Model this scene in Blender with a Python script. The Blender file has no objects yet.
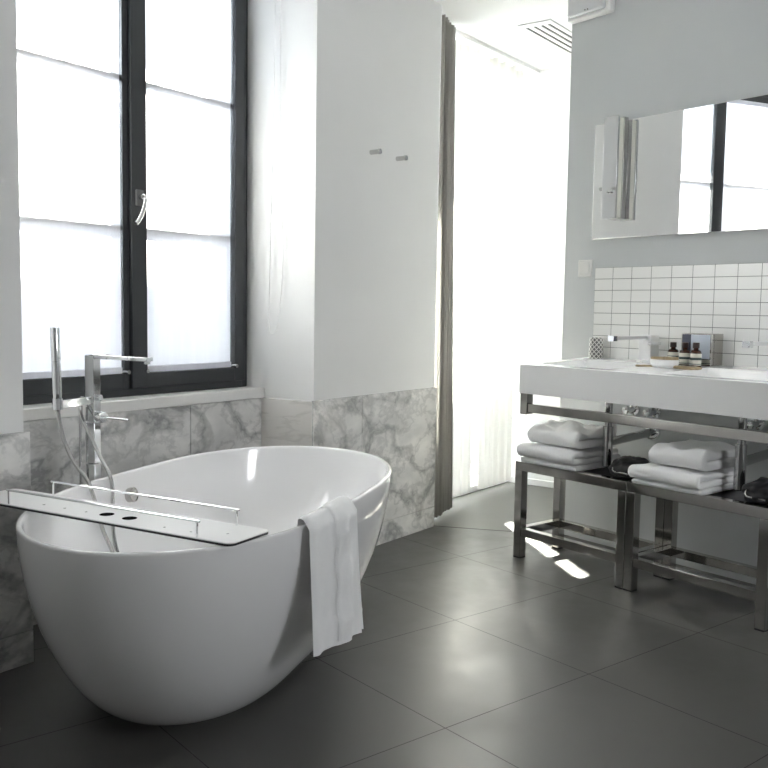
import bpy, bmesh, math, random
from mathutils import Vector, Matrix, noise
random.seed(7)
sc = bpy.context.scene
COL = sc.collection
PI = math.pi

# ------------------------------------------------------------------ camera
H = 1.113
R_ = Vector((0.779042, -0.626771, 0.015700)); F_ = Vector((0.625216, 0.776, -0.083275))
F_.normalize(); R_ = (R_ - F_ * R_.dot(F_)).normalized(); U_ = R_.cross(F_)
cam_data = bpy.data.cameras.new('camera'); cam = bpy.data.objects.new('camera', cam_data); COL.objects.link(cam)
cam_data.sensor_width = 36.0; cam_data.lens = 904.48 / 768 * 36.0; cam_data.clip_start = 0.02
m = Matrix((R_, U_, -F_)).transposed().to_4x4(); m.translation = Vector((0, 0, H))
cam.matrix_world = m
sc.camera = cam

# ------------------------------------------------------------------ light
world = bpy.data.worlds.new('world'); sc.world = world; world.use_nodes = True
bg = world.node_tree.nodes['Background']; bg.inputs[0].default_value = (0.86, 0.91, 1.0, 1); bg.inputs[1].default_value = 3.0
SUN_AZ = Vector((-0.47, -0.883, 0)).normalized(); SUN_EL = math.radians(42)
sun_dir = SUN_AZ * math.cos(SUN_EL) + Vector((0, 0, -math.sin(SUN_EL)))
sl = bpy.data.lights.new('sun', 'SUN'); sl.energy = 26.0; sl.angle = math.radians(1.2); sl.color = (1.0, 0.95, 0.88)
so = bpy.data.objects.new('sun', sl); COL.objects.link(so); so.location = (8, 12, 9)
so.rotation_euler = sun_dir.to_track_quat('-Z', 'Y').to_euler()

# window wall axes: s runs along the wall, c away from the camera
Bd = Vector((0.96584832, 0.25910814, 0)); Bn = Vector((-0.25910814, 0.96584832, 0)); Zv = Vector((0, 0, 1))
def P(s, c, z=0.0): return Bd * s + Bn * c + Vector((0, 0, z))

def area(name, loc, direction, sx, sy, power, color=(1, 1, 1)):
    l = bpy.data.lights.new(name, 'AREA'); l.shape = 'RECTANGLE'; l.size = sx; l.size_y = sy; l.energy = power; l.color = color
    o = bpy.data.objects.new(name, l); COL.objects.link(o); o.location = loc
    o.rotation_euler = Vector(direction).to_track_quat('-Z', 'Y').to_euler(); return o
# portals guide the sky light through the two windows
for nm, p_, w_, h_ in (('portal_bath', P(2.236, 3.06, 1.68), 1.33, 1.84), ('portal_alcove', P(4.53, 3.06, 1.23), 1.3, 2.4)):
    o = area(nm, p_, -Bn, w_, h_, 1.0); o.data.cycles.is_portal = True

# added fill light at the rear wall, brightens surfaces facing the camera
area('daylight_rear', (3.08, -1.97, 2.0), (0, 1, 0), 0.75, 1.1, 6.5, (0.95, 0.97, 1.0))

sc.view_settings.view_transform = 'Standard'; sc.view_settings.look = 'None'
sc.view_settings.gamma = 1.0; sc.view_settings.use_curve_mapping = False; sc.view_settings.exposure = 2.6
try:
    sc.cycles.max_bounces = 14; sc.cycles.diffuse_bounces = 8; sc.cycles.glossy_bounces = 6
    sc.cycles.transmission_bounces = 8; sc.cycles.transparent_max_bounces = 12
    sc.cycles.sample_clamp_indirect = 8.0; sc.cycles.blur_glossy = 0.5
    sc.cycles.use_denoising = True
except Exception: pass

# ------------------------------------------------------------------ materials
def new_mat(name):
    mt = bpy.data.materials.new(name); mt.use_nodes = True; nt = mt.node_tree
    return mt, nt, nt.nodes['Principled BSDF']
def N(nt, kind, **kw):
    n = nt.nodes.new(kind)
    for k, v in kw.items():
        if hasattr(n, k): setattr(n, k, v)
        else: n.inputs[k.replace('_', ' ')].default_value = v
    return n
def math_node(nt, op, a, b=None, c=None):
    n = nt.nodes.new('ShaderNodeMath'); n.operation = op
    for i, v in enumerate((a, b, c)):
        if v is None: continue
        if isinstance(v, (int, float)): n.inputs[i].default_value = v
        else: nt.links.new(v, n.inputs[i])
    return n.outputs[0]
def ramp(nt, fac, stops):
    r = nt.nodes.new('ShaderNodeValToRGB'); e = r.color_ramp.elements
    e[0].position, e[0].color = stops[0][0], (*stops[0][1], 1); e[1].position, e[1].color = stops[-1][0], (*stops[-1][1], 1)
    for p_, c_ in stops[1:-1]:
        x = e.new(p_); x.color = (*c_, 1)
    nt.links.new(fac, r.inputs[0]); return r.outputs[0]
def noise_tex(nt, vec, scale, detail=4, rough=0.55, dist=0.0):
    n = nt.nodes.new('ShaderNodeTexNoise'); n.inputs['Scale'].default_value = scale; n.inputs['Detail'].default_value = detail
    n.inputs['Roughness'].default_value = rough; n.inputs['Distortion'].default_value = dist
    if vec is not None: nt.links.new(vec, n.inputs['Vector'])
    return n.outputs[0]
def bump(nt, b, height, strength, dist):
    n = nt.nodes.new('ShaderNodeBump'); n.inputs['Strength'].default_value = strength; n.inputs['Distance'].default_value = dist
    nt.links.new(height, n.inputs['Height']); nt.links.new(n.outputs[0], b.inputs['Normal'])
def coord(nt): return nt.nodes.new('ShaderNodeTexCoord').outputs['Object']

def plain(name, col, rough=0.5, metal=0.0, spec=0.5, var=0.0, vscale=6.0, bmp=0.0, bscale=60.0, coat=0.0, sheen=0.0):
    mt, nt, b = new_mat(name)
    b.inputs['Base Color'].default_value = (*col, 1); b.inputs['Roughness'].default_value = rough
    b.inputs['Metallic'].default_value = metal; b.inputs['Specular IOR Level'].default_value = spec
    b.inputs['Coat Weight'].default_value = coat; b.inputs['Coat Roughness'].default_value = 0.05
    b.inputs['Sheen Weight'].default_value = sheen
    v = coord(nt)
    if var:
        f = noise_tex(nt, v, vscale, 5)
        c = ramp(nt, f, [(0.3, tuple(x * (1 - var) for x in col)), (0.7, tuple(min(1, x * (1 + var)) for x in col))])
        nt.links.new(c, b.inputs['Base Color'])
    if bmp: bump(nt, b, noise_tex(nt, v, bscale, 3), bmp, 0.002)
    return mt

M = {}
M['paint'] = plain('white_paint', (0.80, 0.80, 0.79), 0.6, var=0.012, vscale=3, bmp=0.08, bscale=180)
M['ceiling'] = plain('ceiling_paint', (0.90, 0.90, 0.89), 0.7, bmp=0.05, bscale=200)
M['bluegrey'] = plain('blue_grey_paint', (0.61, 0.63, 0.64), 0.55, var=0.02, vscale=2, bmp=0.08, bscale=180)
M['roompaint'] = plain('room_paint', (0.78, 0.77, 0.76), 0.6)
M['sill'] = plain('sill_stone', (0.74, 0.73, 0.71), 0.35, var=0.03)
M['frame'] = plain('anthracite_frame', (0.030, 0.033, 0.036), 0.38, bmp=0.05, bscale=300)
M['seal'] = plain('black_rubber', (0.012, 0.012, 0.012), 0.6)
M['acrylic'] = plain('bath_acrylic', (0.86, 0.855, 0.86), 0.07, spec=0.5, coat=0.3)
M['ceramic'] = plain('white_ceramic', (0.92, 0.92, 0.92), 0.12, spec=0.5)
M['chrome'] = plain('chrome', (0.82, 0.83, 0.84), 0.06, 1.0)
M['satin'] = plain('satin_steel', (0.62, 0.62, 0.61), 0.24, 1.0, var=0.04, vscale=30)
M['handleplate'] = plain('grey_metal', (0.16, 0.16, 0.165), 0.35, 0.6)
M['darkchrome'] = plain('tarnished_chrome', (0.50, 0.50, 0.50), 0.07, 1.0)  # one even tone, darker than the plain chrome
M['brushed'] = plain('brushed_nickel', (0.80, 0.80, 0.80), 0.38, 0.85)
M['hole'] = plain('open_hole', (0.008, 0.008, 0.008), 1.0, spec=0.0)
M['polsteel'] = plain('polished_steel', (0.50, 0.485, 0.46), 0.10, 1.0, var=0.05, vscale=8)
M['plastic'] = plain('white_plastic', (0.80, 0.80, 0.79), 0.35)
M['lens'] = plain('pale_lens', (0.66, 0.67, 0.69), 0.2)
M['black'] = plain('black_plastic', (0.01, 0.01, 0.011), 0.35)
M['dark'] = plain('dark_slot', (0.035, 0.028, 0.024), 0.7)
M['bag'] = plain('black_satin_cloth', (0.012, 0.012, 0.014), 0.5, bmp=0.5, bscale=40)
M['tray'] = plain('white_laminate', (0.90, 0.90, 0.90), 0.42, spec=0.3)
M['amber'] = plain('amber_glass', (0.060, 0.018, 0.008), 0.12)
M['cap'] = plain('brown_cap', (0.035, 0.016, 0.014), 0.4)
M['label'] = plain('cream_label', (0.70, 0.68, 0.60), 0.6)
M['band'] = plain('dark_teal_band', (0.05, 0.085, 0.08), 0.6)
M['navy'] = plain('navy_card', (0.06, 0.07, 0.11), 0.4)
M['palecard'] = plain('pale_blue_card', (0.62, 0.68, 0.78), 0.3)
M['kraft'] = plain('kraft_paper', (0.42, 0.33, 0.20), 0.75, var=0.15, vscale=40, bmp=0.3)
M['stage'] = plain('grey_stone_floor', (0.105, 0.104, 0.095), 0.42, var=0.08, vscale=2.5)
M['mirror'] = plain('mirror_silver', (0.93, 0.935, 0.93), 0.012, 1.0)
M['opal'] = plain('opal_acrylic', (0.78, 0.78, 0.70), 0.3)
M['screen'] = plain('pale_blue_screen', (0.36, 0.37, 0.43), 0.8)  # for the added sun blocker outside the bath window
M['facade'] = plain('pale_render', (0.30, 0.285, 0.27), 0.8)

def towel_mat(name, col):
    mt, nt, b = new_mat(name); v = coord(nt)
    b.inputs['Base Color'].default_value = (*col, 1); b.inputs['Roughness'].default_value = 0.95
    b.inputs['Specular IOR Level'].default_value = 0.1; b.inputs['Sheen Weight'].default_value = 0.25
    a = noise_tex(nt, v, 420, 2); c = noise_tex(nt, v, 60, 4)
    bump(nt, b, math_node(nt, 'ADD', a, c), 0.45, 0.003); return mt
M['towel'] = towel_mat('white_terry', (0.90, 0.90, 0.90))

def marble_mat(name, seed, rot, dark=1.0):
    mt, nt, b = new_mat(name); v = coord(nt)
    mp = nt.nodes.new('ShaderNodeMapping'); mp.inputs['Location'].default_value = seed; mp.inputs['Rotation'].default_value = rot
    mp.inputs['Scale'].default_value = (1.0, 1.0, 1.35); nt.links.new(v, mp.inputs['Vector']); mv = mp.outputs[0]
    n1 = noise_tex(nt, mv, 2.6, 5, 0.55, 0.35); n2 = noise_tex(nt, mv, 6.0, 5, 0.6, 0.3); n3 = noise_tex(nt, mv, 3.4, 5, 0.6, 0.3)
    def vein(n, w):
        a = math_node(nt, 'ABSOLUTE', math_node(nt, 'SUBTRACT', n, 0.5))
        q = math_node(nt, 'SUBTRACT', 1.0, math_node(nt, 'MULTIPLY', a, 1.0 / w)); return math_node(nt, 'MAXIMUM', q, 0.0)
    v1 = math_node(nt, 'MULTIPLY', vein(n1, 0.055), 0.62); v2 = math_node(nt, 'MULTIPLY', vein(n2, 0.05), 0.30)
    cl = math_node(nt, 'MULTIPLY', math_node(nt, 'SUBTRACT', n3, 0.38), 1.5)
    t = math_node(nt, 'ADD', math_node(nt, 'ADD', v1, v2), math_node(nt, 'MAXIMUM', cl, 0.0))
    c = ramp(nt, t, [(0.0, (0.88 * dark, 0.87 * dark, 0.845 * dark)), (0.35, (0.66 * dark, 0.655 * dark, 0.64 * dark)), (1.0, (0.36 * dark, 0.36 * dark, 0.355 * dark))])
    nt.links.new(c, b.inputs['Base Color']); b.inputs['Roughness'].default_value = 0.22; return mt
M['marble'] = marble_mat('veined_marble', (0.3, 1.2, 0.4), (0.5, 0.6, 0.2))
M['marble_b'] = marble_mat('veined_marble_dark', (3.1, 0.2, 1.7), (0.9, 0.3, 0.5), 0.86)
M['marble_c'] = marble_mat('veined_marble_left', (5.3, 2.2, 0.7), (0.2, 0.9, 0.1), 0.9)
def pale_marble():
    mt, nt, b = new_mat('pale_marble'); v = coord(nt)
    mp = nt.nodes.new('ShaderNodeMapping'); mp.inputs['Scale'].default_value = (1, 1, 4.5); mp.inputs['Location'].default_value = (0, 0, .35); nt.links.new(v, mp.inputs['Vector'])
    n1 = noise_tex(nt, mp.outputs[0], 2.2, 6, 0.55, 0.5)
    a = math_node(nt, 'ABSOLUTE', math_node(nt, 'SUBTRACT', n1, 0.5))
    q = math_node(nt, 'MAXIMUM', math_node(nt, 'SUBTRACT', 1.0, math_node(nt, 'MULTIPLY', a, 22)), 0.0)
    c = ramp(nt, q, [(0, (0.74, 0.72, 0.69)), (1, (0.63, 0.61, 0.58))]); nt.links.new(c, b.inputs['Base Color'])
    b.inputs['Roughness'].default_value = 0.15; return mt
M['marble_p'] = pale_marble()

def grid_lines(nt, v, ax, off, pitch, half):
    sp = nt.nodes.new('ShaderNodeSeparateXYZ'); nt.links.new(v, sp.inputs[0])
    t = math_node(nt, 'SUBTRACT', sp.outputs[ax], off); t = math_node(nt, 'DIVIDE', t, pitch)
    f = math_node(nt, 'FRACT', math_node(nt, 'ADD', t, 100.5)); d = math_node(nt, 'ABSOLUTE', math_node(nt, 'SUBTRACT', f, 0.5))
    return math_node(nt, 'LESS_THAN', d, half / pitch)
def floor_mat():
    mt, nt, b = new_mat('grey_concrete_tiles'); v = coord(nt)
    gx = grid_lines(nt, v, 0, 2.199, 0.6, 0.0016); gy = grid_lines(nt, v, 1, 1.701, 0.6, 0.0016)
    g = math_node(nt, 'MAXIMUM', gx, gy)
    n = noise_tex(nt, v, 3.2, 8, 0.62, 0.3); n2 = noise_tex(nt, v, 14, 6, 0.6)
    mixn = math_node(nt, 'ADD', math_node(nt, 'MULTIPLY', n, 0.7), math_node(nt, 'MULTIPLY', n2, 0.3))
    c = ramp(nt, mixn, [(0.32, (0.056, 0.055, 0.050)), (0.68, (0.084, 0.082, 0.076))])
    mx = nt.nodes.new('ShaderNodeMix'); mx.data_type = 'RGBA'; nt.links.new(g, mx.inputs[0]); nt.links.new(c, mx.inputs[6])
    mx.inputs[7].default_value = (0.035, 0.034, 0.032, 1); nt.links.new(mx.outputs[2], b.inputs['Base Color'])
    r = math_node(nt, 'ADD', math_node(nt, 'MULTIPLY', mixn, 0.55), 0.09); r = math_node(nt, 'ADD', r, math_node(nt, 'MULTIPLY', g, 0.4))
    nt.links.new(r, b.inputs['Roughness']); b.inputs['Specular IOR Level'].default_value = 0.55
    h = math_node(nt, 'SUBTRACT', math_node(nt, 'MULTIPLY', n2, 0.12), g); bump(nt, b, h, 0.35, 0.001)
    return mt
M['floor'] = floor_mat()
def tile_mat():
    mt, nt, b = new_mat('white_wall_tiles'); v = coord(nt)
    gy = grid_lines(nt, v, 1, 2.747, 0.1045, 0.0011); gz = grid_lines(nt, v, 2, 1.3205, 0.0533, 0.0011)
    g = math_node(nt, 'MAXIMUM', gy, gz)
    mx = nt.nodes.new('ShaderNodeMix'); mx.data_type = 'RGBA'; nt.links.new(g, mx.inputs[0])
    mx.inputs[6].default_value = (0.92, 0.92, 0.905, 1); mx.inputs[7].default_value = (0.20, 0.20, 0.20, 1)
    nt.links.new(mx.outputs[2], b.inputs['Base Color']); b.inputs['Roughness'].default_value = 0.18
    bump(nt, b, math_node(nt, 'SUBTRACT', 1.0, g), 0.4, 0.001); return mt
M['tiles'] = tile_mat()

def cloth_mat(name, col, trans, transparent=0.0, weave=900, stripes=0.06):
    mt = bpy.data.materials.new(name); mt.use_nodes = True; nt = mt.node_tree; nt.nodes.clear()
    out = nt.nodes.new('ShaderNodeOutputMaterial'); d = nt.nodes.new('ShaderNodeBsdfDiffuse'); t = nt.nodes.new('ShaderNodeBsdfTranslucent')
    v = coord(nt); mp = nt.nodes.new('ShaderNodeMapping'); mp.inputs['Scale'].default_value = (1, 1, 0.02); nt.links.new(v, mp.inputs['Vector'])
    f = noise_tex(nt, mp.outputs[0], 55, 4)
    c = ramp(nt, f, [(0.3, tuple(x * (1 - stripes) for x in col)), (0.7, col)])
    nt.links.new(c, d.inputs[0]); nt.links.new(c, t.inputs[0])
    mx = nt.nodes.new('ShaderNodeMixShader'); mx.inputs[0].default_value = trans; nt.links.new(d.outputs[0], mx.inputs[1]); nt.links.new(t.outputs[0], mx.inputs[2])
    last = mx.outputs[0]
    if transparent:
        tr = nt.nodes.new('ShaderNodeBsdfTransparent'); m2 = nt.nodes.new('ShaderNodeMixShader'); m2.inputs[0].default_value = transparent
        nt.links.new(last, m2.inputs[1]); nt.links.new(tr.outputs[0], m2.inputs[2]); last = m2.outputs[0]
    nt.links.new(last, out.inputs[0]); return mt
M['blind'] = cloth_mat('blind_fabric', (0.86, 0.86, 0.88), 0.30, stripes=0.03)
M['blind_hem'] = cloth_mat('blind_hem', (0.80, 0.80, 0.83), 0.24)
M['sheer'] = cloth_mat('sheer_voile', (0.80, 0.79, 0.76), 0.40)
M['drape'] = cloth_mat('taupe_drape', (0.44, 0.425, 0.395), 0.10, stripes=0.10)
def glass_mat():
    mt = bpy.data.materials.new('window_glass'); mt.use_nodes = True; nt = mt.node_tree; nt.nodes.clear()
    out = nt.nodes.new('ShaderNodeOutputMaterial'); t = nt.nodes.new('ShaderNodeBsdfTransparent'); g = nt.nodes.new('ShaderNodeBsdfGlossy'); g.inputs['Roughness'].default_value = 0.02
    t.inputs[0].default_value = (0.95, 0.97, 0.96, 1); mx = nt.nodes.new('ShaderNodeMixShader'); mx.inputs[0].default_value = 0.05
    nt.links.new(t.outputs[0], mx.inputs[1]); nt.links.new(g.outputs[0], mx.inputs[2]); nt.links.new(mx.outputs[0], out.inputs[0]); return mt
M['glass'] = glass_mat()

# ------------------------------------------------------------------ mesh helpers
class MB:
    def __init__(self): self.v = []; self.f = []
    def add(self, verts, faces):
        n = len(self.v); self.v += [Vector(x) for x in verts]; self.f += [tuple(i + n for i in q) for q in faces]; return self
    def box(self, lo, hi, fr=None):
        (x0, y0, z0), (x1, y1, z1) = lo, hi
        vs = [(x, y, z) for z in (z0, z1) for y in (y0, y1) for x in (x0, x1)]
        if fr == 'sc': vs = [P(*q) for q in vs]
        elif fr: o, u, v, w = fr; vs = [o + u * q[0] + v * q[1] + w * q[2] for q in vs]
        return self.add(vs, [(0, 2, 3, 1), (4, 5, 7, 6), (0, 1, 5, 4), (2, 6, 7, 3), (0, 4, 6, 2), (1, 3, 7, 5)])
    def prism(self, poly, z0, z1, fr=None):
        g = (lambda x, y, z: P(x, y, z)) if fr == 'sc' else (lambda x, y, z: Vector((x, y, z)))
        n = len(poly); vs = [g(x, y, z0) for x, y in poly] + [g(x, y, z1) for x, y in poly]
        return self.add(vs, [tuple(range(n))[::-1], tuple(range(n, 2 * n))] + [(i, (i + 1) % n, n + (i + 1) % n, n + i) for i in range(n)])
    def lathe(self, prof, o, axis=Zv, n=28, cap=True):
        axis = Vector(axis).normalized(); u = axis.orthogonal().normalized(); w = axis.cross(u); k = len(prof); vs = []
        for r, h in prof:
            for i in range(n):
                a = 2 * PI * i / n; vs.append(Vector(o) + axis * h + (u * math.cos(a) + w * math.sin(a)) * r)
        fs = [(j * n + i, j * n + (i + 1) % n, (j + 1) * n + (i + 1) % n, (j + 1) * n + i) for j in range(k - 1) for i in range(n)]
        if cap: fs += [tuple(range(n))[::-1], tuple(range((k - 1) * n, k * n))]
        return self.add(vs, fs)
    def cyl(self, a, b, r, n=20, r2=None):
        a, b = Vector(a), Vector(b); return self.lathe([(r, 0), (r if r2 is None else r2, (b - a).length)], a, b - a, n)
    def tube(self, pts, r, n=12, sub=4):
        pts = [Vector(p) for p in pts]; q = []
        for i in range(len(pts) - 1):
            p0, p1, p2, p3 = pts[max(i - 1, 0)], pts[i], pts[i + 1], pts[min(i + 2, len(pts) - 1)]
            for k in range(sub):
                t = k / sub; q.append(0.5 * ((2 * p1) + (p2 - p0) * t + (2 * p0 - 5 * p1 + 4 * p2 - p3) * t * t + (3 * p1 - p0 - 3 * p2 + p3) * t ** 3))
        q.append(pts[-1]); return self.sweep(q, r, n)
    def sweep(self, q, r, n=12, closed=False):
        q = [Vector(p) for p in q]; k = len(q); vs = []; u = None
        for i in range(k):
            t = ((q[min(i + 1, k - 1)] - q[max(i - 1, 0)])).normalized()
            u = t.orthogonal().normalized() if u is None else (u - t * u.dot(t)).normalized()
            w = t.cross(u); rr = r(i / (k - 1)) if callable(r) else r
            for j in range(n):
                a = 2 * PI * j / n; vs.append(q[i] + (u * math.cos(a) + w * math.sin(a)) * rr)
        fs = [(i * n + j, i * n + (j + 1) % n, (i + 1) * n + (j + 1) % n, (i + 1) * n + j) for i in range(k - 1) for j in range(n)]
        return self.add(vs, fs + [tuple(range(n))[::-1], tuple(range((k - 1) * n, k * n))])
    def grid(self, rows, closed_u=False):
        k, n = len(rows), len(rows[0]); vs = [x for r in rows for x in r]
        fs = [(i * n + j, i * n + (j + 1) % n, (i + 1) * n + (j + 1) % n, (i + 1) * n + j) for i in range(k - 1) for j in range(n if closed_u else n - 1)]
        return self.add(vs, fs)
    def build(self, name, mat, parent=None, bevel=0.0, smooth=True, seg=2, subd=0, solid=0.0, angle=35, weld=True):
        me = bpy.data.meshes.new(name); o = bpy.data.objects.new(name, me); COL.objects.link(o)
        org = parent['_o'] if parent is not None and '_o' in parent else (0, 0, 0); org = Vector(org)
        me.from_pydata([tuple(x - org) for x in self.v], [], self.f); me.update()
        b = bmesh.new(); b.from_mesh(me)
        if weld: bmesh.ops.remove_doubles(b, verts=b.verts, dist=1e-5)
        bmesh.ops.recalc_face_normals(b, faces=b.faces)
        b.to_mesh(me); b.free()
        me.materials.append(M[mat] if isinstance(mat, str) else mat)
        if solid: md = o.modifiers.new('solid', 'SOLIDIFY'); md.thickness = solid; md.offset = 0
        if bevel: md = o.modifiers.new('bevel', 'BEVEL'); md.width = bevel; md.segments = seg; md.limit_method = 'ANGLE'; md.angle_limit = math.radians(40)
        if subd: md = o.modifiers.new('subd', 'SUBSURF'); md.levels = subd; md.render_levels = subd
        if smooth:
            for p_ in me.polygons: p_.use_smooth = True
            if not subd:
                try: me.set_sharp_from_angle(angle=math.radians(angle))
                except Exception: pass
        if parent is not None: o.parent = parent; o['_o'] = tuple(org)
        else: o['_o'] = (0.0, 0.0, 0.0)
        return o
def tag(o, label, cat, group=None, kind=None):
    o['label'] = label; o['category'] = cat
    if group: o['group'] = group
    if kind: o['kind'] = kind
    return o
def thing(name, label, cat, loc, group=None, kind=None):
    o = bpy.data.objects.new(name, None); COL.objects.link(o); o.location = loc; o['_o'] = tuple(loc); o.empty_display_size = 0.05
    return tag(o, label, cat, group, kind)
def struct(o): o['kind'] = 'structure'; return o
def dup(o, off, label=None, parent=None):
    c = o.copy(); COL.objects.link(c)
    if parent is None: c.location = o.location + Vector(off)
    else: c.parent = parent
    if label: c['label'] = label
    for ch in list(o.children): dup(ch, off, None, c)
    return c
def mb(): return MB()

# ------------------------------------------------------------------ room shell
CEIL = 2.60
struct(mb().prism([(-1.8, -2.1), (3.62, -2.1), (3.62, 2.84), (3.5, 2.86), (3.08, 3.405), (2.95, 4.2), (-1.8, 3.0)], -0.12, 0.0).build('floor', 'floor', smooth=False))
struct(mb().prism([(3.084, 3.409), (3.504, 2.864), (3.62, 2.846), (3.62, 1.2), (5.8, 1.2), (5.8, 5.2), (2.95, 4.21)], -0.12, -0.0005).build('floor_alcove', 'stage', smooth=False))
struct(mb().prism([(3.08, 3.405), (3.5, 2.86), (3.504, 2.864), (3.084, 3.409)], -0.1, 0.0008).build('trim_1', 'seal', smooth=False))
struct(mb().prism([(-1.8, -2.1), (5.8, -2.1), (5.8, 5.2), (2.95, 4.25), (-1.8, 3.0)], CEIL, CEIL + 0.15).build('ceiling', 'ceiling', smooth=False))
# left pier, window parapet, pillar with a rounded end, lintels
struct(mb().prism([(-1.4, 2.49), (1.5575, 2.49), (1.5575, 3.1), (-1.4, 3.1)], 0, CEIL, 'sc').build('wall_left', 'paint', smooth=False))
struct(mb().prism([(1.557, 2.78), (2.905, 2.78), (2.905, 3.1), (1.557, 3.1)], 0, 0.712, 'sc').build('wall_parapet', 'paint', smooth=False))
rr = 0.09; s0 = 3.82
arc = [(s0 + rr * math.sin(a), 2.49 + rr - rr * math.cos(a)) for a in [i * PI / 2 / 10 for i in range(11)]]
struct(mb().prism([(2.907, 2.49)] + arc + [(s0 + rr, 3.1), (2.888, 3.1), (2.888, 2.845)], 0, CEIL, 'sc').build('wall_pillar', 'paint', angle=40))
struct(mb().box((s0 + rr, 2.80, 2.44), (5.2, 3.1, CEIL), 'sc').build('wall_lintel', 'paint', smooth=False))
struct(mb().box((s0 + rr, 2.773, 0), (5.2, 3.1, 0.038), 'sc').build('trim_2', 'plastic', bevel=0.004))
struct(mb().box((5.2, -0.3, 0), (5.4, 3.1, CEIL), 'sc').build('wall_alcove', 'paint', smooth=False))
struct(mb().box((5.182, 0.2, 0), (5.2, 2.77, 0.04), 'sc').build('baseboard_alcove', 'plastic', bevel=0.003))
struct(mb().box((3.5, -2.0, 0), (3.62, 2.942, CEIL)).build('wall_right', 'bluegrey', smooth=False))
struct(mb().box((3.62, 1.2, 0), (5.6, 1.3, CEIL)).build('wall_alcove_back', 'paint', smooth=False))
struct(mb().box((-1.75, -2.05, 0), (-1.6, 2.25, CEIL)).build('wall_side', 'roompaint', smooth=False))
struct(mb().box((-1.75, -2.1, 0), (3.62, -2.0, CEIL)).build('wall_back', 'roompaint', smooth=False))
fill_fr = thing('window_3', 'tall white framed window in the wall behind the camera', 'window', (3.08, -2.0, 1.45), kind='structure')  # invented frame around the fill light, solid wall behind it
m3 = mb()
for lo, hi in (((2.655, -2.0, 1.40), (2.705, -1.955, 2.60)), ((3.455, -2.0, 1.40), (3.4995, -1.955, 2.60)), ((2.705, -2.0, 1.40), (3.455, -1.955, 1.45)), ((2.705, -2.0, 2.55), (3.455, -1.955, 2.60))): m3.box(lo, hi)
m3.build('window_frame', 'plastic', fill_fr, bevel=0.003)  # frame bars of the added fill light

# balcony parapet outside; taller left panel added unseen to shade the lower blinds
struct(mb().box((4.25, 3.6, 0), (7.5, 3.75, 1.72), 'sc').build('wall_balcony', 'facade', smooth=False))
struct(mb().box((0.6, 3.6, 0), (4.25, 3.75, 2.10), 'sc').build('wall_balcony_screen', 'screen', smooth=False))
struct(mb().box((0.6, 3.1, -0.12), (7.5, 3.75, -0.02), 'sc').build('floor_balcony', 'facade', smooth=False))

# marble panels
n_tr = [3]
def slab(lo, hi, mat, bev=0.0015):
    o = mb().box(lo, hi, 'sc').build('trim_%d' % n_tr[0], mat, bevel=bev); n_tr[0] += 1; return struct(o)
for i, (a, b) in enumerate(((2.895, 3.234), (3.237, 3.853))):
    slab((a, 2.48, 0.105), (b, 2.492, 0.718), 'marble'); slab((a, 2.48, 0.0), (b, 2.492, 0.103), 'marble')
struct(mb().prism([(2.894, 2.488), (2.908, 2.488), (2.894, 2.77), (2.880, 2.77)], 0, 0.714, 'sc').build('trim_%d' % n_tr[0], 'marble_p', bevel=0.0015)); n_tr[0] += 1
for a, b in ((1.567, 2.47), (2.473, 2.895)): slab((a, 2.768, 0), (b, 2.782, 0.712), 'marble_b')
for a, b in ((0.98, 1.573), (0.37, 0.978), (-0.4, 0.368)):
    slab((a, 2.48, 0.105), (b, 2.492, 0.722), 'marble_c'); slab((a, 2.48, 0), (b, 2.492, 0.103), 'marble_c')
slab((1.557, 2.492, 0.0), (1.573, 2.768, 0.716), 'marble_c')
o = mb().prism([(1.558, 2.76), (2.894, 2.76), (2.890, 2.845), (2.888, 2.90), (1.558, 2.90)], 0.713, 0.757, 'sc').build('trim_20', 'sill', bevel=0.004); struct(o)

# ------------------------------------------------------------------ window 1 (over the bath)
w1 = thing('window_1', 'dark anthracite two-sash window over the bathtub', 'window', P(2.236, 2.9, 0.752), kind='structure')
def ring(m_, s0, s1, z0, z1, wl, wr, wb, wt, c0, c1):
    m_.box((s0, c0, z0), (s0 + wl, c1, z1), 'sc').box((s1 - wr, c0, z0), (s1, c1, z1), 'sc')
    m_.box((s0 + wl, c0, z0), (s1 - wr, c1, z0 + wb), 'sc').box((s0 + wl, c0, z1 - wt), (s1 - wr, c1, z1), 'sc'); return m_
ring(mb(), 1.559, 2.887, 0.757, 2.598, 0.035, 0.03, 0.03, 0.03, 2.864, 2.94).build('window_frame', 'frame', w1, bevel=0.003)
for a, b, wl, wr, c0 in ((1.594, 2.245, 0.05, 0.026, 2.860), (2.247, 2.857, 0.072, 0.062, 2.845)):
    sash = ring(mb(), a, b, 0.788, 2.566, wl, wr, 0.058, 0.04, c0, 2.92).build('sash', 'frame', w1, bevel=0.003)
    mb().box((a + wl, 2.900, 0.846), (b - wr, 2.904, 2.526), 'sc').build('pane', 'glass', sash, smooth=False)
    for z in (1.966, 1.405):
        mb().box((a + wl, 2.8738, z - 0.0105), (b - wr, 2.897, z + 0.0105), 'sc').build('glazing_bar', 'frame', sash, bevel=0.002)
hd = mb().box((2.264, 2.837, 1.490), (2.300, 2.846, 1.552), 'sc').build('window_handle', 'handleplate', w1, bevel=0.006, seg=3)
hm = mb(); hm.cyl(P(2.283, 2.838, 1.524), P(2.277, 2.812, 1.524), 0.010)
hm.tube([P(2.270, 2.813, 1.527), P(2.281, 2.812, 1.523), P(2.286, 2.811, 1.508), P(2.2725, 2.811, 1.467), P(2.2535, 2.812, 1.432), P(2.241, 2.813, 1.419)], lambda t: 0.0075 + 0.002 * t, 14)
hm.build('lever', 'satin', hd)
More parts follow.
